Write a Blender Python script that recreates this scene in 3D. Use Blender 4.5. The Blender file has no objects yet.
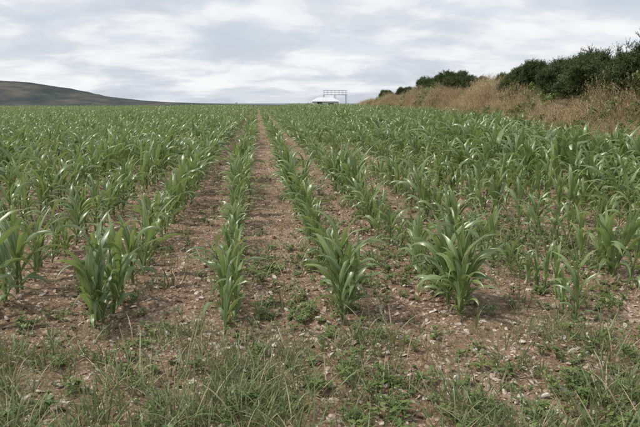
import bpy, math, random
import numpy as np
from mathutils import Vector, Matrix, Euler
random.seed(7); RS=np.random.RandomState(11)
S=bpy.context.scene
# ------------------------------------------------ helpers
_tab=np.random.RandomState(3).rand(256,256)
def vnoise(x,y):
    x=np.asarray(x,float);y=np.asarray(y,float)
    xi=np.floor(x).astype(int);yi=np.floor(y).astype(int)
    fx=x-xi;fy=y-yi;fx=fx*fx*(3-2*fx);fy=fy*fy*(3-2*fy)
    a=_tab[xi%256,yi%256];b=_tab[(xi+1)%256,yi%256];c=_tab[xi%256,(yi+1)%256];d=_tab[(xi+1)%256,(yi+1)%256]
    return a*(1-fx)*(1-fy)+b*fx*(1-fy)+c*(1-fx)*fy+d*fx*fy
def fbm(x,y,o=4):
    s=0;a=.5;t=0
    for i in range(o):
        s=s+a*vnoise(x*2**i+17.3*i,y*2**i+5.1*i);t+=a;a*=.5
    return s/t
def new_mesh(name,verts,faces,mat=None,smooth=True,uvs=None,link=True):
    me=bpy.data.meshes.new(name)
    me.from_pydata([tuple(v) for v in verts],[],faces)
    if uvs is not None:
        ul=me.uv_layers.new(name="UVMap")
        li=np.zeros(len(me.loops),dtype=np.int32); me.loops.foreach_get("vertex_index",li)
        ul.data.foreach_set("uv",np.asarray(uvs,dtype=np.float32)[li].ravel())
    if mat: 
        for m in (mat if isinstance(mat,list) else [mat]): me.materials.append(m)
    if smooth: me.polygons.foreach_set("use_smooth",[True]*len(me.polygons))
    me.update()
    ob=bpy.data.objects.new(name,me)
    if link: S.collection.objects.link(ob)
    return ob
class NT:
    def __init__(s,nt): s.nt=nt; s.nt.nodes.clear()
    def n(s,t,**k):
        nd=s.nt.nodes.new(t)
        for a,b in k.items():
            if a.startswith('i_'):
                key=a[2:]; key=int(key) if key.isdigit() else key.replace('_',' ')
                nd.inputs[key].default_value=b
            else: setattr(nd,a,b)
        return nd
    def l(s,a,b): s.nt.links.new(a,b)
def ramp(t,fac,stops,interp='LINEAR'):
    r=t.n('ShaderNodeValToRGB'); r.color_ramp.interpolation=interp
    e=r.color_ramp.elements
    while len(e)<len(stops): e.new(.5)
    for el,(p,c) in zip(e,stops): el.position=p; el.color=(c[0],c[1],c[2],1)
    t.l(fac,r.inputs[0]); return r.outputs[0]
def mixc(t,fac,a,b,mode='MIX'):
    m=t.n('ShaderNodeMix',data_type='RGBA',blend_type=mode)
    if isinstance(fac,float): m.inputs[0].default_value=fac
    else: t.l(fac,m.inputs[0])
    for s,v in ((6,a),(7,b)):
        if isinstance(v,tuple): m.inputs[s].default_value=(v[0],v[1],v[2],1)
        else: t.l(v,m.inputs[s])
    return m.outputs[2]
def math_(t,op,a,b=None,clamp=False):
    m=t.n('ShaderNodeMath',operation=op,use_clamp=clamp)
    for i,v in enumerate((a,b)):
        if v is None: continue
        if isinstance(v,(int,float)): m.inputs[i].default_value=v
        else: t.l(v,m.inputs[i])
    return m.outputs[0]
def leaf_mat(name,c1,c2,c3,rough=.45,trans=.3,tcol=(.2,.32,.05),midrib=None,spec=.5,dry=None):
    m=bpy.data.materials.new(name); m.use_nodes=True; t=NT(m.node_tree)
    out=t.n('ShaderNodeOutputMaterial'); oi=t.n('ShaderNodeObjectInfo')
    tc=t.n('ShaderNodeTexCoord')
    geo=t.n('ShaderNodeNewGeometry')
    col=ramp(t,oi.outputs['Random'],[(0,c1),(.5,c2),(1,c3)])
    nz=t.n('ShaderNodeTexNoise',i_Scale=9.0,i_Detail=2.0); t.l(tc.outputs['Object'],nz.inputs['Vector'])
    hs=t.n('ShaderNodeHueSaturation'); t.l(col,hs.inputs['Color'])
    t.l(math_(t,'ADD',math_(t,'MULTIPLY',nz.outputs[0],.9),.55),hs.inputs['Value'])
    col=hs.outputs[0]
    col=mixc(t,math_(t,'MULTIPLY',geo.outputs['Random Per Island'],.45),col,(c3[0]*1.25,c3[1]*1.1,c3[2]*1.0))
    if dry:
        sel=math_(t,'GREATER_THAN',geo.outputs['Random Per Island'],1-dry[0])
        col=mixc(t,sel,col,dry[1])
    if midrib:
        sep=t.n('ShaderNodeSeparateXYZ'); t.l(tc.outputs['UV'],sep.inputs[0])
        d=math_(t,'ABSOLUTE',math_(t,'SUBTRACT',sep.outputs[0],.5))
        mr=math_(t,'MULTIPLY',math_(t,'SUBTRACT',.08,d),20,clamp=True)
        col=mixc(t,math_(t,'MULTIPLY',mr,.7),col,midrib)
        tip=math_(t,'POWER',sep.outputs[1],8.0)
        col=mixc(t,math_(t,'MULTIPLY',tip,.5),col,(.34,.31,.12))
        low=math_(t,'MULTIPLY',math_(t,'SUBTRACT',.3,sep.outputs[1]),1.6,clamp=True)
        col=mixc(t,low,col,(.22,.28,.10))
    b=t.n('ShaderNodeBsdfPrincipled'); t.l(col,b.inputs['Base Color'])
    b.inputs['Roughness'].default_value=rough; b.inputs['Specular IOR Level'].default_value=spec
    tr=t.n('ShaderNodeBsdfTranslucent'); t.l(mixc(t,.6,col,tcol),tr.inputs[0])
    mx=t.n('ShaderNodeMixShader',i_0=trans); t.l(b.outputs[0],mx.inputs[1]); t.l(tr.outputs[0],mx.inputs[2])
    t.l(mx.outputs[0],out.inputs[0]); return m
def plain_mat(name,c,rough=.6,metal=0,var=.25,scale=4.):
    m=bpy.data.materials.new(name); m.use_nodes=True; t=NT(m.node_tree)
    out=t.n('ShaderNodeOutputMaterial'); tc=t.n('ShaderNodeTexCoord')
    nz=t.n('ShaderNodeTexNoise',i_Scale=scale,i_Detail=5.); t.l(tc.outputs['Object'],nz.inputs['Vector'])
    col=ramp(t,nz.outputs[0],[(.3,tuple(v*(1-var) for v in c)),(.7,c)])
    b=t.n('ShaderNodeBsdfPrincipled',i_Roughness=rough,i_Metallic=metal); t.l(col,b.inputs['Base Color']); t.l(b.outputs[0],out.inputs[0]); return m

def scatter(name,pts,rots,scl,idx,variants):
    """one object that instances the variant meshes on its points"""
    me=bpy.data.meshes.new(name); n=len(pts)
    me.vertices.add(n); me.vertices.foreach_set("co",np.asarray(pts,np.float32).ravel())
    a=me.attributes.new("rot",'FLOAT_VECTOR','POINT'); a.data.foreach_set("vector",np.asarray(rots,np.float32).ravel())
    a=me.attributes.new("scl",'FLOAT_VECTOR','POINT')
    sc=np.asarray(scl,np.float32)
    if sc.ndim==1: sc=np.repeat(sc[:,None],3,1)
    a.data.foreach_set("vector",sc.ravel())
    a=me.attributes.new("idx",'INT','POINT'); a.data.foreach_set("value",np.asarray(idx,np.int32))
    ob=bpy.data.objects.new(name,me); S.collection.objects.link(ob)
    key=variants.name
    ng=bpy.data.node_groups.get("gn_"+key)
    if not ng:
        ng=bpy.data.node_groups.new("gn_"+key,'GeometryNodeTree')
        ng.interface.new_socket("Geometry",in_out='INPUT',socket_type='NodeSocketGeometry')
        ng.interface.new_socket("Geometry",in_out='OUTPUT',socket_type='NodeSocketGeometry')
        N=ng.nodes; gi=N.new('NodeGroupInput'); go=N.new('NodeGroupOutput')
        ip=N.new('GeometryNodeInstanceOnPoints'); ci=N.new('GeometryNodeCollectionInfo')
        ci.inputs['Collection'].default_value=variants; ci.inputs['Separate Children'].default_value=True; ci.inputs['Reset Children'].default_value=True
        def at(nm,ty):
            x=N.new('GeometryNodeInputNamedAttribute'); x.data_type=ty; x.inputs['Name'].default_value=nm; return x.outputs['Attribute']
        ip.inputs['Pick Instance'].default_value=True
        L=ng.links.new
        L(gi.outputs[0],ip.inputs['Points']); L(ci.outputs[0],ip.inputs['Instance'])
        L(at('idx','INT'),ip.inputs['Instance Index']); L(at('rot','FLOAT_VECTOR'),ip.inputs['Rotation']); L(at('scl','FLOAT_VECTOR'),ip.inputs['Scale'])
        L(ip.outputs[0],go.inputs[0])
    md=ob.modifiers.new("scatter",'NODES'); md.node_group=ng
    return ob
def collection_of(name,obs):
    c=bpy.data.collections.new(name)
    for o in obs: c.objects.link(o)
    return c

# ------------------------------------------------ terrain functions
def bank_x(y):
    return np.interp(y,[-30,0,12.6,25,40,60,80,100,130],[5.2,7.6,9.0,11.2,13.2,15.0,15.9,16.7,18.5])
def bank_h(y):
    return np.interp(y,[-30,20,28,38,44,60,85,104,114],[1.7,1.7,1.75,2.2,2.2,1.9,1.5,.9,.0])*(0.85+.3*vnoise(np.asarray(y)/4.,3.3))
def micro(x,y):
    d=np.sqrt(x*x+y*y); f=np.clip(1-(d-10)/20,0,1)
    return f*((fbm(x*2.2,y*2.2,3)-.5)*.06+(fbm(x*14,y*14,3)-.5)*.05)
def gz(x,y):
    x=np.asarray(x,float);y=np.asarray(y,float)
    d=np.maximum.reduce([y-112,np.abs(x)-90,-y-60,np.zeros_like(x)])
    return -30*(1-np.exp(-d/600.))+micro(x,y)

# ------------------------------------------------ ground
def grow(a,b,s0,r):
    o=[a];s=s0
    while o[-1]<b: o.append(o[-1]+s); s*=r
    return o
ys=np.array(sorted(set([-8000,-3000,-1000,-400,-150,-60,-30,-15,-8,-4,-2,-1,0,.5,1]+list(np.round(np.arange(1.4,7,.022),4))+list(np.round(grow(7,120,.03,1.02),3))+grow(123,9000,4,1.15))))
xp=np.round(grow(4.5,120,.03,1.03),3)
xs=np.array(sorted(set(list(np.round(np.arange(-4.5,4.5,.025),4))+list(xp)+list(-xp)+[v for v in grow(125,9000,8,1.25)]+[-v for v in grow(125,9000,8,1.25)])))
X,Y=np.meshgrid(xs,ys); Z=gz(X,Y)
nx,ny=len(xs),len(ys)
V=np.stack([X,Y,Z],-1).reshape(-1,3)
i=np.arange(nx-1);j=np.arange(ny-1);I,J=np.meshgrid(i,j);b=(J*nx+I).ravel()
F=np.stack([b,b+1,b+1+nx,b+nx],-1)
m=bpy.data.materials.new("stony_soil"); m.use_nodes=True; t=NT(m.node_tree)
out=t.n('ShaderNodeOutputMaterial'); g=t.n('ShaderNodeNewGeometry'); P=g.outputs['Position']
def nz(scale,detail=4.,rough=.6):
    q=t.n('ShaderNodeTexNoise',i_Scale=scale,i_Detail=detail,i_Roughness=rough); t.l(P,q.inputs['Vector']); return q.outputs[0]
soil=ramp(t,nz(1.3,6.,.7),[(.3,(.20,.125,.080)),(.5,(.31,.20,.130)),(.7,(.42,.29,.20))])
fine=ramp(t,nz(45,5.,.7),[(.3,(.26,.24,.22)),(.55,(1,1,1)),(.8,(1.35,1.3,1.25))])
soil=mixc(t,1.0,soil,fine,'MULTIPLY')
for sc,th,cc in ((34,.36,(.56,.47,.38)),(17,.28,(.60,.52,.43)),(75,.38,(.50,.39,.29))):
    vo=t.n('ShaderNodeTexVoronoi',i_Scale=float(sc)); t.l(P,vo.inputs['Vector'])
    sel=math_(t,'MULTIPLY',math_(t,'SUBTRACT',th,vo.outputs['Distance']),12,clamp=True)
    sp=t.n('ShaderNodeSeparateColor'); t.l(vo.outputs['Color'],sp.inputs[0])
    sel=math_(t,'MULTIPLY',sel,math_(t,'GREATER_THAN',sp.outputs[0],.5))
    soil=mixc(t,math_(t,'MULTIPLY',sel,.75),soil,cc)
green=ramp(t,nz(.02,6.,.6),[(.35,(.05,.08,.025)),(.5,(.08,.11,.035)),(.65,(.13,.13,.05))])
sx=t.n('ShaderNodeSeparateXYZ'); t.l(P,sx.inputs[0])
far=math_(t,'MULTIPLY',math_(t,'SUBTRACT',sx.outputs[1],114),.3,clamp=True)
right=math_(t,'MULTIPLY',math_(t,'SUBTRACT',sx.outputs[0],20),.3,clamp=True)
far=math_(t,'MAXIMUM',far,right)
left=math_(t,'MULTIPLY',math_(t,'SUBTRACT',-70.,sx.outputs[0]),.3,clamp=True)
far=math_(t,'MAXIMUM',far,left)
gf=math_(t,'MULTIPLY',math_(t,'SUBTRACT',nz(.9,6.,.75),.54),5,clamp=True)
gf=math_(t,'MULTIPLY',gf,math_(t,'MULTIPLY',math_(t,'SUBTRACT',nz(24,5.,.8),.45),8,clamp=True))
soil=mixc(t,math_(t,'MULTIPLY',gf,.65),soil,(.13,.16,.055))
col=mixc(t,far,soil,green)
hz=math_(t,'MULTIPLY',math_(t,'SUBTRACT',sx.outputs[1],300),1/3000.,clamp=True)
col=mixc(t,hz,col,(.20,.24,.27))  # distance haze painted into the ground colour, blue-grey far out
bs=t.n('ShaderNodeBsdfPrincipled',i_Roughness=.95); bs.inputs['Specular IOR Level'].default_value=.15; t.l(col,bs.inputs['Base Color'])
bp=t.n('ShaderNodeBump',i_Strength=1.,i_Distance=.018); t.l(nz(38,6.,.75),bp.inputs['Height']); t.l(bp.outputs[0],bs.inputs['Normal'])
t.l(bs.outputs[0],out.inputs[0])
me=bpy.data.meshes.new("ground"); me.vertices.add(len(V)); me.vertices.foreach_set("co",V.ravel())
me.loops.add(F.size); me.loops.foreach_set("vertex_index",F.ravel().astype(np.int32))
me.polygons.add(len(F)); me.polygons.foreach_set("loop_start",(np.arange(len(F))*4).astype(np.int32))
me.polygons.foreach_set("use_smooth",[True]*len(F)); me.update(calc_edges=True); me.materials.append(m)
S.collection.objects.link(bpy.data.objects.new("ground",me))

# ------------------------------------------------ leaf ribbon builder
def ribbon(verts,faces,uvs,base,az,L,W,e0,e1,seg=9,fold=.3,wave=.0,twist=0.,curve=1.0,clasp=.35,side=0.):
    p=np.array(base,float); st=len(verts); ph=random.random()*6
    a=az
    for k in range(seg+1):
        u=k/seg
        e=e0+(e1-e0)*(u**curve)
        d=np.array([math.cos(a)*math.cos(e),math.sin(a)*math.cos(e),math.sin(e)])
        sd=np.array([-math.sin(a),math.cos(a),0.])
        nn=np.cross(d,sd)
        tw=twist*u
        s2=sd*math.cos(tw)+nn*math.sin(tw); n2=np.cross(d,s2)
        w=W*.5*max(.02,(clasp+(1-clasp)*min(1,u*3.2))*(1-max(0,(u-.35)/.65)**1.8))
        f=fold*w*(1-.5*u)
        wv=wave*math.sin(ph+u*15)*w; wv2=wave*math.sin(ph+2+u*13)*w
        verts.append(p+s2*w-n2*(f+wv)*1.0); uvs.append((0,u))
        verts.append(p); uvs.append((.5,u))
        verts.append(p-s2*w-n2*(f+wv2)*1.0); uvs.append((1,u))
        if k<seg:
            o=st+k*3
            faces.append((o,o+1,o+4,o+3)); faces.append((o+1,o+2,o+5,o+4))
        p=p+d*L/seg; a+=side/seg
def tube(verts,faces,uvs,pts,rads,n=6):
    st=len(verts)
    for k,(p,r) in enumerate(zip(pts,rads)):
        for q in range(n):
            an=2*math.pi*q/n; verts.append(np.array(p)+np.array([math.cos(an)*r,math.sin(an)*r,0])); uvs.append((.2,.1))
    for k in range(len(pts)-1):
        for q in range(n):
            a=st+k*n+q;b=st+k*n+(q+1)%n; faces.append((a,b,b+n,a+n))

corn_m=leaf_mat("corn_leaf",(.095,.165,.06),(.14,.225,.08),(.205,.29,.095),rough=.36,trans=.32,tcol=(.36,.47,.12),midrib=(.40,.46,.28),spec=.85)
corn=[]
for v in range(16):
    random.seed(100+v)
    vs,fs,uv=[],[],[]
    H=random.uniform(.22,.36); plane=random.uniform(0,6.28); nl=random.randint(8,11)
    tilt=(random.uniform(-.03,.03),random.uniform(-.03,.03))
    tube(vs,fs,uv,[(0,0,-.03),(tilt[0]*.4,tilt[1]*.4,H*.5),(tilt[0],tilt[1],H)],[.012,.0105,.007],7)
    for k in range(nl):
        q=k/(nl-1)
        az=plane+(math.pi if k%2 else 0)+random.uniform(-.6,.6)
        z=.03+q*(H-.02); b=(tilt[0]*z/H,tilt[1]*z/H,z)
        L=(.15+.30*math.sin(math.pi*min(1,.12+q*.70)))*random.uniform(.8,1.18)
        W=(.022+.028*math.sin(math.pi*min(1,.2+q*.6)))*random.uniform(.85,1.2)
        e0=math.radians(56+30*q+random.uniform(-8,8))
        e1=math.radians(-80+94*q**1.35+random.uniform(-32,32))
        ribbon(vs,fs,uv,b,az,L,W,e0,e1,seg=11,fold=random.uniform(.2,.6),wave=.28,twist=random.uniform(-1.2,1.2),curve=random.uniform(1.1,2.1),side=random.uniform(-.6,.6))
    corn.append(new_mesh("corn_plant_shape_%02d"%v,vs,fs,corn_m,True,uv,link=False))
corn_c=collection_of("corn_shapes",corn)
pts=[];rot=[];sc=[];ix=[]
row0=-.25;sp=.77
for r in range(-68,22):
    x0=row0+r*sp
    if x0>15.5: break
    dense=x0>4.0
    y=3.5+RS.uniform(-.1,.25)
    if x0<-1.5: y=3.3+RS.uniform(-.2,.3)
    if x0>2.5: y=4.0+.25*(x0-2.5)+RS.uniform(-.2,.3)
    step=.14 if not dense else .125
    while y<113:
        jx=RS.normal(0,.028); yy=y
        y+=step*RS.uniform(.5,1.6)*(1 if yy<50 else 1.2)
        if x0>bank_x(yy)-.7: continue
        if abs(x0)/(yy+8)>1.6: continue
        gapn=fbm(np.array(x0*1.7+80),np.array(yy*.9+3),3)
        if RS.rand()<(.03 if dense else .05)+(.5 if gapn<.28 else 0): continue
        gr=.58+.76*fbm(np.array(x0/2.2+50),np.array(yy/2.0+3),3)
        s=gr*RS.uniform(.72,1.2)
        if dense: s*=1.34
        elif x0>2.4: s*=1.08
        if -12<x0<-.9: s*=1.20
        if yy<4.6 and r==3: s*=.72
        if yy<4.2 and r==0: s*=.85
        if 5<yy<60 and r in(3,4): s*=.86
        px=x0+jx+.03*math.sin(yy*.35+r)
        w=.90 if not dense else 1.0
        pts.append((px,yy,float(gz(px,yy)))); rot.append((RS.normal(0,.11),RS.normal(0,.11),RS.uniform(0,6.28)))
        sc.append((s*w*RS.uniform(.85,1.1),s*w*RS.uniform(.85,1.1),s)); ix.append(RS.randint(0,16))
for (x,y,s,k) in [(1.29,3.62,1.12,2),(1.34,3.72,1.12,5),(1.27,3.80,1.12,8),(1.31,3.9,1.1,11),(.545,3.66,.95,7),(.53,3.85,1.1,1),(-.25,3.72,.85,4),(-1.03,3.65,1.08,9),(-1.08,3.9,1.15,3),(-1.01,3.78,1.1,6),(2.05,3.55,.8,10),(-1.85,3.5,1.0,13),(-1.78,3.4,.8,0),(-1.8,3.75,1.1,14)]:
    pts.append((x,y,float(gz(x,y))));rot.append((0,0,RS.uniform(0,6.28)));sc.append((s*.92,s*.92,s));ix.append(k)
scatter("corn_plant_rows",pts,rot,sc,ix,corn_c); print("corn",len(pts))

# ------------------------------------------------ stones
m=bpy.data.materials.new("flint_stone"); m.use_nodes=True; t=NT(m.node_tree)
out=t.n('ShaderNodeOutputMaterial'); oi=t.n('ShaderNodeObjectInfo'); tc=t.n('ShaderNodeTexCoord')
c=ramp(t,oi.outputs['Random'],[(0,(.20,.125,.08)),(.3,(.34,.23,.155)),(.5,(.48,.37,.28)),(.75,(.59,.50,.41)),(1,(.70,.64,.56))])
q=t.n('ShaderNodeTexNoise',i_Scale=2.5,i_Detail=6.); t.l(tc.outputs['Object'],q.inputs['Vector'])
c=mixc(t,1.0,c,ramp(t,q.outputs[0],[(.3,(.6,.55,.5)),(.6,(1,1,1))]),'MULTIPLY')
b_=t.n('ShaderNodeBsdfPrincipled',i_Roughness=.8); b_.inputs['Specular IOR Level'].default_value=.3; t.l(c,b_.inputs['Base Color']); t.l(b_.outputs[0],out.inputs[0])
stone_m=m
import bmesh
stones=[]
for v in range(10):
    random.seed(300+v); bm=bmesh.new(); bmesh.ops.create_icosphere(bm,subdivisions=2,radius=1)
    planes=[(Vector((random.gauss(0,1),random.gauss(0,1),random.gauss(0,1))).normalized(),random.uniform(.4,.75)) for _ in range(10)]
    for w in bm.verts:
        for n,d in planes:
            h=w.co.dot(n)
            if h>d: w.co-=n*(h-d)
        w.co=Vector((w.co.x*random.uniform(.97,1.03),w.co.y*(.5+.35*(v%3)/2),w.co.z*(.3+.3*(v%4)/3)))
    me=bpy.data.meshes.new("stone_shape_%02d"%v); bm.to_mesh(me); bm.free(); me.materials.append(stone_m)
    stones.append(bpy.data.objects.new("stone_shape_%02d"%v,me))
stone_c=collection_of("stone_shapes",stones)
n=115000
yy=1.2+ (RS.rand(n)**1.6)*26; xx=(RS.rand(n)-.5)*2*(1.8+yy*.78)+yy*.08
keep=RS.rand(n)<np.clip(fbm(xx*1.1,yy*1.1,4)*2.2-.3,.25,1)
keep&=xx<bank_x(yy)
xx,yy=xx[keep],yy[keep]; n=len(xx)
s=.0045+.028*RS.rand(n)**2.8+.002*RS.rand(n)
s[RS.rand(n)<.007]*=1.5
pp=np.stack([xx,yy,gz(xx,yy)+s*.1],-1)
rr=np.stack([RS.normal(0,.4,n),RS.normal(0,.4,n),RS.rand(n)*6.28],-1)
scatter("field_stones",pp,rr,s,RS.randint(0,10,n),stone_c); print("stones",n)

# ------------------------------------------------ grass and weeds
grass_m=leaf_mat("weed_grass",(.095,.14,.055),(.135,.195,.075),(.20,.24,.11),rough=.5,trans=.25,tcol=(.26,.34,.10),dry=(.14,(.45,.37,.22)))
weed_m=leaf_mat("broadleaf_weed",(.08,.14,.042),(.12,.195,.052),(.18,.24,.07),rough=.5,trans=.25)
def tuft(name,nb,Lr,W,spread,mat,lean=(40,85),drop=(-40,50),seed=0,heads=False):
    random.seed(seed); vs,fs,uv=[],[],[]
    for k in range(nb):
        r=spread*math.sqrt(random.random()); a=random.uniform(0,6.28)
        L=random.uniform(*Lr); e0=math.radians(random.uniform(*lean)); e1=math.radians(random.uniform(*drop))
        ribbon(vs,fs,uv,(math.cos(a)*r,math.sin(a)*r,-.01),a+random.uniform(-1,1),L,W*random.uniform(.6,1.3),e0,min(e0,e1),seg=6,fold=.2,twist=random.uniform(-1,1),curve=1.6,clasp=.7)
        if heads and random.random()<.6:
            p=np.array(vs[-2]); 
            for h in range(5):
                ribbon(vs,fs,uv,p-np.array([0,0,.03*h]),random.uniform(0,6.28),.05,.010,.9,.3,seg=2,fold=.1)
    return new_mesh(name,vs,fs,mat,True,uv,link=False)
gt=[tuft("grass_shape_%02d"%v,8+v*2,(.07,.17+.02*v),.0055,.04+.007*v,grass_m,lean=(35,88),seed=500+v) for v in range(8)]
gt_c=collection_of("grass_shapes",gt)
ws=[]
for v in range(6):
    random.seed(700+v); vs,fs,uv=[],[],[]
    for st_ in range(random.randint(3,6)):
        a=random.uniform(0,6.28); ln=random.uniform(.03,.09); el=random.uniform(.3,1.3)
        tip=np.array([math.cos(a)*math.cos(el),math.sin(a)*math.cos(el),math.sin(el)])*ln
        tube(vs,fs,uv,[(0,0,-.01),tip],[.0015,.001],4)
        for k in range(random.randint(3,6)):
            f=random.uniform(.4,1)
            ribbon(vs,fs,uv,tip*f,random.uniform(0,6.28),random.uniform(.02,.04),random.uniform(.009,.018),random.uniform(.1,.9),random.uniform(-.5,.2),seg=4,fold=.15,clasp=.2)
    ws.append(new_mesh("weed_shape_%02d"%v,vs,fs,weed_m,True,uv,link=False))
ws_c=collection_of("weed_shapes",ws)
def gauss(x,y,cx,cy,rx,ry): return np.exp(-((x-cx)/rx)**2-((y-cy)/ry)**2)
n=36000
yy=1.5+RS.rand(n)**1.3*12; xx=(RS.rand(n)-.5)*2*(1.5+yy*.75)+yy*.08
d=fbm(xx*2.1+9,yy*2.1,4)
w=np.clip((d-.45)*5,0.05,1)*np.clip((4.0-yy)/1.0,.14,1)
w=w*np.where((xx>.9),.6,1.)
w+= .45*gauss(xx,yy,.25,2.8,.7,.5)+.4*gauss(xx,yy,-1.3,2.7,.8,.5)+.2*gauss(xx,yy,.9,5.2,.5,.9)+.12*gauss(xx,yy,2.6,5.6,.9,1.5)
k=RS.rand(n)<w*.46; xx,yy=xx[k],yy[k]; n=len(xx)
s=RS.uniform(.35,1.2,n)
scatter("grass",np.stack([xx,yy,gz(xx,yy)],-1),np.stack([RS.normal(0,.18,n),RS.normal(0,.18,n),RS.rand(n)*6.28],-1),s,RS.randint(0,8,n),gt_c); print("grass",n)
n=75000
yy=1.5+RS.rand(n)**1.4*28; xx=(RS.rand(n)-.5)*2*(1.5+yy*.75)+yy*.08
d=fbm(xx*1.7+40,yy*1.3,4)
w=np.clip((d-.51)*4,0.05,1)*.5
w+=1.4*gauss(xx,yy,.15,5.0,.35,.35)+1.3*gauss(xx,yy,.95,4.7,.4,.5)+1.2*gauss(xx,yy,2.5,5.6,.7,1.2)+.5*gauss(xx,yy,1.8,7.5,1.5,3)
w+=.3*gauss(xx,yy,-.6,2.8,1.6,.5)
k=(RS.rand(n)<w*.55)&(xx<bank_x(yy)); xx,yy=xx[k],yy[k]; n=len(xx)
s=.35+.95*RS.rand(n)**1.5
scatter("weeds",np.stack([xx,yy,gz(xx,yy)],-1),np.stack([RS.normal(0,.1,n),RS.normal(0,.1,n),RS.rand(n)*6.28],-1),s,RS.randint(0,6,n),ws_c); print("weeds",n)

# ------------------------------------------------ hedge bank
yb=np.concatenate([np.arange(-30,60,.4),np.arange(60,118,.8)])
prof=[(-.3,-.05),(.1,.1),(.5,.45),(.9,.75),(1.4,.92),(2.2,1.02),(3.,.95),(3.8,.5),(4.6,-.1)]
vs=[];fs=[]
for y in yb:
    bx=float(bank_x(y)); h=float(bank_h(y))
    for (o,z) in prof:
        x=bx+o; vs.append((x+float(vnoise(y,o))*.2,y,z*h-.3*(y>112)+(float(fbm(x*1.5,y*1.5))-.5)*.25*(z>0)))
np_=len(prof)
for a in range(len(yb)-1):
    for c in range(np_-1): o=a*np_+c; fs.append((o,o+1,o+1+np_,o+np_))
bankm=plain_mat("bank_turf",(.26,.21,.115),.95,0,.6,1.5)
new_mesh("grassy_bank",vs,fs,bankm)
dry_m=leaf_mat("dry_grass",(.34,.25,.145),(.47,.365,.225),(.60,.49,.33),rough=.7,trans=.2,tcol=(.56,.44,.27),spec=.2,dry=(.22,(.22,.22,.10)))
dg=[tuft("dry_grass_shape_%02d"%v,42,(.35,.9),.007,.16,dry_m,lean=(60,90),drop=(-10,75),seed=900+v,heads=True) for v in range(6)]
dg_c=collection_of("dry_grass_shapes",dg)
def bank_top(o,y):
    z=np.interp(o,[p[0] for p in prof],[p[1] for p in prof]); return z*bank_h(y)
n=10000
yy=-12+RS.rand(n)*127; o=RS.uniform(-.1,4.2,n); 
s=RS.uniform(.5,1.1,n)*(.40+1.15*vnoise(yy/2.0,o))*np.interp(yy,[0,85,114],[1,1,.6])
xx=bank_x(yy)+o
scatter("dry_grass",np.stack([xx,yy,bank_top(o,yy)-.03],-1),np.stack([RS.normal(0,.2,n),RS.normal(0,.2,n),RS.rand(n)*6.28],-1),np.stack([s*1.1,s*1.1,s],-1),RS.randint(0,6,n),dg_c)
n=6500
yy=-8+RS.rand(n)*105; o=RS.uniform(-.1,2.8,n); k=fbm(yy*.5,o*1.3+9,3)>.55; yy,o=yy[k],o[k]; n=len(yy)
s=RS.uniform(2.2,4.2,n)
scatter("brambles",np.stack([bank_x(yy)+o,yy,bank_top(o,yy)+RS.uniform(0,.65,n)],-1),np.stack([RS.normal(0,.5,n),RS.normal(0,.5,n),RS.rand(n)*6.28],-1),s,RS.randint(0,6,n),ws_c)
gorse_m=leaf_mat("gorse",(.044,.072,.027),(.070,.105,.037),(.115,.15,.055),rough=.6,trans=.15,tcol=(.15,.2,.06),spec=.3)
wood_m=plain_mat("gorse_wood",(.10,.075,.05),.9)
gs=[]
for v in range(6):
    random.seed(1200+v); vs,fs,uv=[],[],[]
    for k in range(16):
        a=random.uniform(0,6.28);e=random.uniform(-.1,1.5);L=random.uniform(.10,.24)
        dd=np.array([math.cos(a)*math.cos(e),math.sin(a)*math.cos(e),math.sin(e)])
        tube(vs,fs,uv,[(0,0,0),dd*L],[.004,.002],3)
        for h in range(9):
            f=random.uniform(.25,1.02)
            ribbon(vs,fs,uv,dd*L*f,random.uniform(0,6.28),random.uniform(.025,.05),.012,random.uniform(-.2,1.3),random.uniform(-.3,1.2),seg=2,fold=.2)
    gs.append(new_mesh("gorse_shape_%02d"%v,vs,fs,gorse_m,True,uv,link=False))
gs_c=collection_of("gorse_shapes",gs)
def gorse(cx,cy,cz,rx,ry,rz,seed):
    R=np.random.RandomState(seed); P=[]
    lobes=[(R.uniform(-.6,.6)*rx,R.uniform(-.9,.9)*ry,R.uniform(.0,.8)*rz,R.uniform(.2,.48)) for _ in range(15)]
    lobes.append((0,0,.25*rz,.72))
    for lx,ly,lz,lr in lobes:
        q=int(112*lr*(rx+ry))
        u=R.normal(size=(q,3)); u/=np.linalg.norm(u,axis=1)[:,None]
        rad=R.uniform(.5,1.0,q)**.5*(1+.22*R.normal(size=q))
        p=u*rad[:,None]*np.array([lr*rx*.75,lr*ry*.75,lr*rz*.8])+np.array([lx,ly,lz])
        P.append(p[p[:,2]>-.3])
    P=np.concatenate(P); n=len(P)
    ob=scatter("gorse_bush",P,np.stack([R.normal(0,.4,n),R.normal(0,.4,n),R.rand(n)*6.28],-1),R.uniform(.7,1.8,n),R.randint(0,6,n),gs_c)
    ob.location=(cx,cy,cz)
    vs,fs,uv=[],[],[]
    for k in range(9):
        lx,ly,lz,lr=lobes[k]; tube(vs,fs,uv,[(lx*.15,ly*.15,-.4),(lx*.6,ly*.6,lz*.5),(lx,ly,lz+.1)],[.05,.035,.015],6)
    w=new_mesh("branches",vs,fs,wood_m); w.parent=ob
    return n
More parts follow.
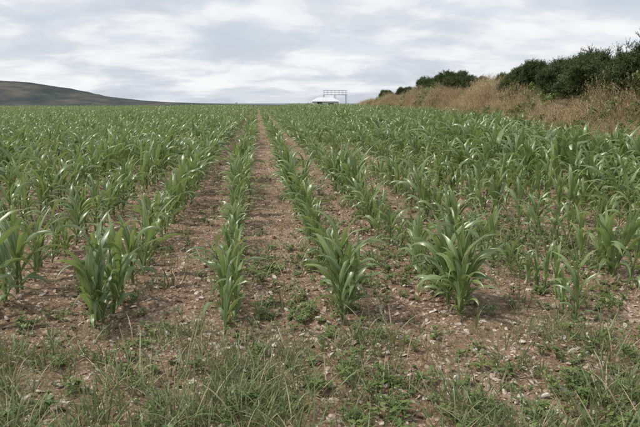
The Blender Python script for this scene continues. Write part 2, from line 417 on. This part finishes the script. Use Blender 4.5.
gl=[(1.9,-5,1.4,2.2,1.2),(2.,-1,1.5,2.4,1.3),(2.1,3,1.5,2.3,1.2),(2.0,6.5,1.4,2.2,1.0),(2.0,10,1.4,2.2,.9),(1.7,13,1.3,2.0,.95),(2.1,15.5,1.4,1.9,1.2),(1.8,18.2,1.4,1.9,1.1),(2.1,20.8,1.4,2.0,1.3),(1.9,23.6,1.3,1.9,1.2),(2.2,26.4,1.3,2.0,1.35),(2.2,29.5,1.3,1.9,1.3),(2.3,32.5,1.2,1.6,1.25),(2.7,35.5,1.0,1.5,.8),
    (2.2,45,1.2,2.2,1.0),(2.2,49,1.3,2.4,1.4),(2.1,53.5,1.2,2.2,1.3),(2.4,58,1.2,2.0,1.3),(2.2,62,1.2,2.2,1.6),(2.4,68,1.0,2.0,1.3),(2.4,86,1.1,2.2,1.2),(2.2,75,.9,1.6,1.0)]
tot=0
for k,(o,y,rx,ry,rz) in enumerate(gl):
    tot+=gorse(float(bank_x(y))+o,y,float(bank_top(o,y))+.05,rx,ry,rz,40+k)
print("gorse",tot)

# ------------------------------------------------ white farm building with railed platform (over the crest)
def box(bm,c,s,mi=0):
    r=bmesh.ops.create_cube(bm,size=1,matrix=Matrix.Translation(c)@Matrix.Diagonal((s[0],s[1],s[2],1)))
    for f in {f for v in r['verts'] for f in v.link_faces}: f.material_index=mi
white=plain_mat("white_render",(.66,.66,.64),.7,0,.12); roofm=plain_mat("white_sheet_roof",(.70,.71,.72),.5,0,.12,1.)
dark=plain_mat("dark_opening",(.05,.05,.055),.5); galv=plain_mat("galvanised_steel",(.46,.48,.50),.5,.2)
root=bpy.data.objects.new("white_farm_building",None); S.collection.objects.link(root); root.location=(14.1,126,float(gz(14.1,126))-.1)
def part(name,fn,mats):
    bm=bmesh.new(); fn(bm); me=bpy.data.meshes.new(name); bm.to_mesh(me); bm.free()
    for q in mats: me.materials.append(q)
    o=bpy.data.objects.new(name,me); S.collection.objects.link(o); o.parent=root; return o
part("walls",lambda bm:box(bm,(0,0,1.0),(5.0,5,2.2)),[white])
def rf(bm):
    v=[bm.verts.new(p) for p in [(-2.8,-2.8,2.1),(2.8,-2.8,2.1),(2.8,2.8,2.1),(-2.8,2.8,2.1),(-1.4,0,2.95),(1.6,0,2.95)]]
    for f in ((0,1,5,4),(1,2,5),(2,3,4,5),(3,0,4),(3,2,1,0)): bm.faces.new([v[q] for q in f])
part("roof",rf,[roofm])
def dr(bm):
    box(bm,(-1.4,-2.53,1.0),(1.0,.05,2.0)); box(bm,(.9,-2.53,1.35),(1.1,.05,.8))
part("door_and_window",dr,[dark])
def rl(bm):
    for x in (.2,2.6,5.0):
        for y in (3.2,5.2): box(bm,(x,y,1.7),(.09,.09,3.6))
    for x in np.linspace(.2,5.0,7):
        for y in (3.2,5.2): box(bm,(x,y-.003,4.0),(.05,.05,.95))
    for z in (4.0,4.45):
        for y in (3.2,5.2): box(bm,(2.6,y-.06,z),(4.9,.05,.05))
        for x in (.2,5.0): box(bm,(x,4.2,z+.01),(.05,2.1,.05))
    box(bm,(2.6,4.2,3.5),(5.0,2.4,.09))
part("railed_platform",rl,[galv])
def pole(bm):
    bmesh.ops.create_cone(bm,cap_ends=True,segments=10,radius1=.14,radius2=.10,depth=9,matrix=Matrix.Translation((0,0,4.5)))
    box(bm,(0,-.14,8.5),(1.4,.1,.1))
    for x in (-.6,0,.6): bmesh.ops.create_cone(bm,cap_ends=True,segments=8,radius1=.05,radius2=.03,depth=.2,matrix=Matrix.Translation((x,-.14,8.65)))
bm=bmesh.new(); pole(bm); me=bpy.data.meshes.new("utility_pole"); bm.to_mesh(me); bm.free(); me.materials.append(plain_mat("pole_wood",(.20,.18,.16),.9))
o=bpy.data.objects.new("utility_pole",me); S.collection.objects.link(o); o.location=(-9.6,290,float(gz(-9.6,290))-.3)

# ------------------------------------------------ distant hill
hm=bpy.data.materials.new("heath_hill"); hm.use_nodes=True; t=NT(hm.node_tree)
out=t.n('ShaderNodeOutputMaterial'); g=t.n('ShaderNodeNewGeometry')
mp=t.n('ShaderNodeMapping'); mp.inputs['Scale'].default_value=(.006,.006,.02); t.l(g.outputs['Position'],mp.inputs[0])
q=t.n('ShaderNodeTexNoise',i_Scale=1.2,i_Detail=8.,i_Roughness=.65); t.l(mp.outputs[0],q.inputs['Vector'])
c=ramp(t,q.outputs[0],[(.35,(.055,.067,.070)),(.5,(.08,.09,.085)),(.62,(.135,.12,.105)),(.75,(.10,.13,.09))])  # heath and field tones, with blue-grey distance haze put into the colours
b_=t.n('ShaderNodeBsdfPrincipled',i_Roughness=1.); b_.inputs['Specular IOR Level'].default_value=0; t.l(c,b_.inputs['Base Color']); t.l(b_.outputs[0],out.inputs[0])
D=3000.
tx=[];tz=[]
def pix(px,py):  # skyline survey: image reading -> bearing and height at 3 km
    a=math.atan((px-320)/600.)+math.radians(5.9); return D*math.tan(a), 1.375+(101-py)/600.*D/math.cos(a)*math.cos(a-math.radians(5.9))*1.03
for px,py in [(-400,70),(-200,74),(-60,80),(0,81),(25,82),(45,85),(60,87),(75,92),(100,95.5),(130,99),(160,101),(200,102.3),(240,103.3),(300,104.2),(420,105),(700,105),(1000,105)]:
    a,b2=pix(px,py); tx.append(a);tz.append(b2)
gx=np.linspace(-4200,3500,420); gy=np.linspace(-700,2600,60)
vs=[];fs=[]
for y in gy:
    for x in gx:
        h=np.interp(x,tx,tz)+31
        f=math.exp(-(y/(420 if y<0 else 1400))**2)
        z=-31+h*f+(float(fbm(x/120.,y/120.,4))-.5)*.18*max(h,8)*(1-.75*f)+ (float(fbm(x/35.,y/90.+7,3))-.5)*.04*h
        vs.append((x,D+y,z-3))
for a in range(len(gy)-1):
    for c in range(len(gx)-1): o_=a*len(gx)+c; fs.append((o_,o_+1,o_+1+len(gx),o_+len(gx)))
new_mesh("distant_hill",vs,fs,hm)

# ------------------------------------------------ sky / light
w=bpy.data.worlds.new("World"); S.world=w; w.use_nodes=True; t=NT(w.node_tree)
out=t.n('ShaderNodeOutputWorld'); bg=t.n('ShaderNodeBackground',i_Strength=.12)
EL=math.radians(54); AZ=math.radians(-85)
sky=t.n('ShaderNodeTexSky'); sky.sky_type='NISHITA'; sky.sun_disc=False; sky.sun_elevation=EL; sky.sun_rotation=AZ; sky.dust_density=3.
tc=t.n('ShaderNodeTexCoord'); sp_=t.n('ShaderNodeSeparateXYZ'); t.l(tc.outputs['Generated'],sp_.inputs[0])
zz=math_(t,'ADD',math_(t,'MAXIMUM',sp_.outputs[2],0.),.22)
cb=t.n('ShaderNodeCombineXYZ'); t.l(math_(t,'DIVIDE',sp_.outputs[0],zz),cb.inputs[0]); t.l(math_(t,'DIVIDE',sp_.outputs[1],zz),cb.inputs[1])
n1=t.n('ShaderNodeTexNoise',i_Scale=1.7,i_Detail=10.,i_Roughness=.56,i_Distortion=.25); t.l(cb.outputs[0],n1.inputs['Vector'])
mp=t.n('ShaderNodeMapping'); mp.inputs['Location'].default_value=(3.7,1.2,0); mp.inputs['Scale'].default_value=(.8,1.3,1); t.l(cb.outputs[0],mp.inputs[0])
n2=t.n('ShaderNodeTexNoise',i_Scale=1.8,i_Detail=7.,i_Roughness=.55); t.l(mp.outputs[0],n2.inputs['Vector'])
# cloud base is thicker (greyer) overhead than toward the horizon
n1v=math_(t,'SUBTRACT',n1.outputs[0],math_(t,'MULTIPLY',math_(t,'SUBTRACT',sp_.outputs[2],.10,clamp=True),.35))
cloud=ramp(t,n1v,[(.34,(5.2,5.5,6.05)),(.45,(6.1,6.35,6.8)),(.51,(7.2,7.3,7.5)),(.60,(7.9,7.93,7.98))])
thin=ramp(t,n2.outputs[0],[(.48,(0,0,0)),(.60,(.5,.5,.5))])
blue=mixc(t,.65,sky.outputs[0],(5.6,6.4,7.5))
col=mixc(t,thin,cloud,blue)
t.l(col,bg.inputs[0]); t.l(bg.outputs[0],out.inputs[0])
sd=bpy.data.lights.new("sun",'SUN'); sd.energy=3.1; sd.angle=math.radians(6); sd.color=(1,.95,.87)
so=bpy.data.objects.new("sun",sd); S.collection.objects.link(so)
dv=Vector((math.sin(AZ)*math.cos(EL),math.cos(AZ)*math.cos(EL),math.sin(EL)))
so.rotation_euler=dv.to_track_quat('Z','Y').to_euler()

# ------------------------------------------------ camera
cd=bpy.data.cameras.new("camera"); co=bpy.data.objects.new("camera",cd); S.collection.objects.link(co); S.camera=co
cd.sensor_width=36; cd.lens=33.75; cd.clip_end=20000; cd.clip_start=.05
co.location=(0,0,1.375); co.rotation_euler=(math.radians(90-10.6),0,math.radians(-5.9))
S.view_settings.view_transform='Standard'; S.view_settings.look='None'; S.view_settings.exposure=0
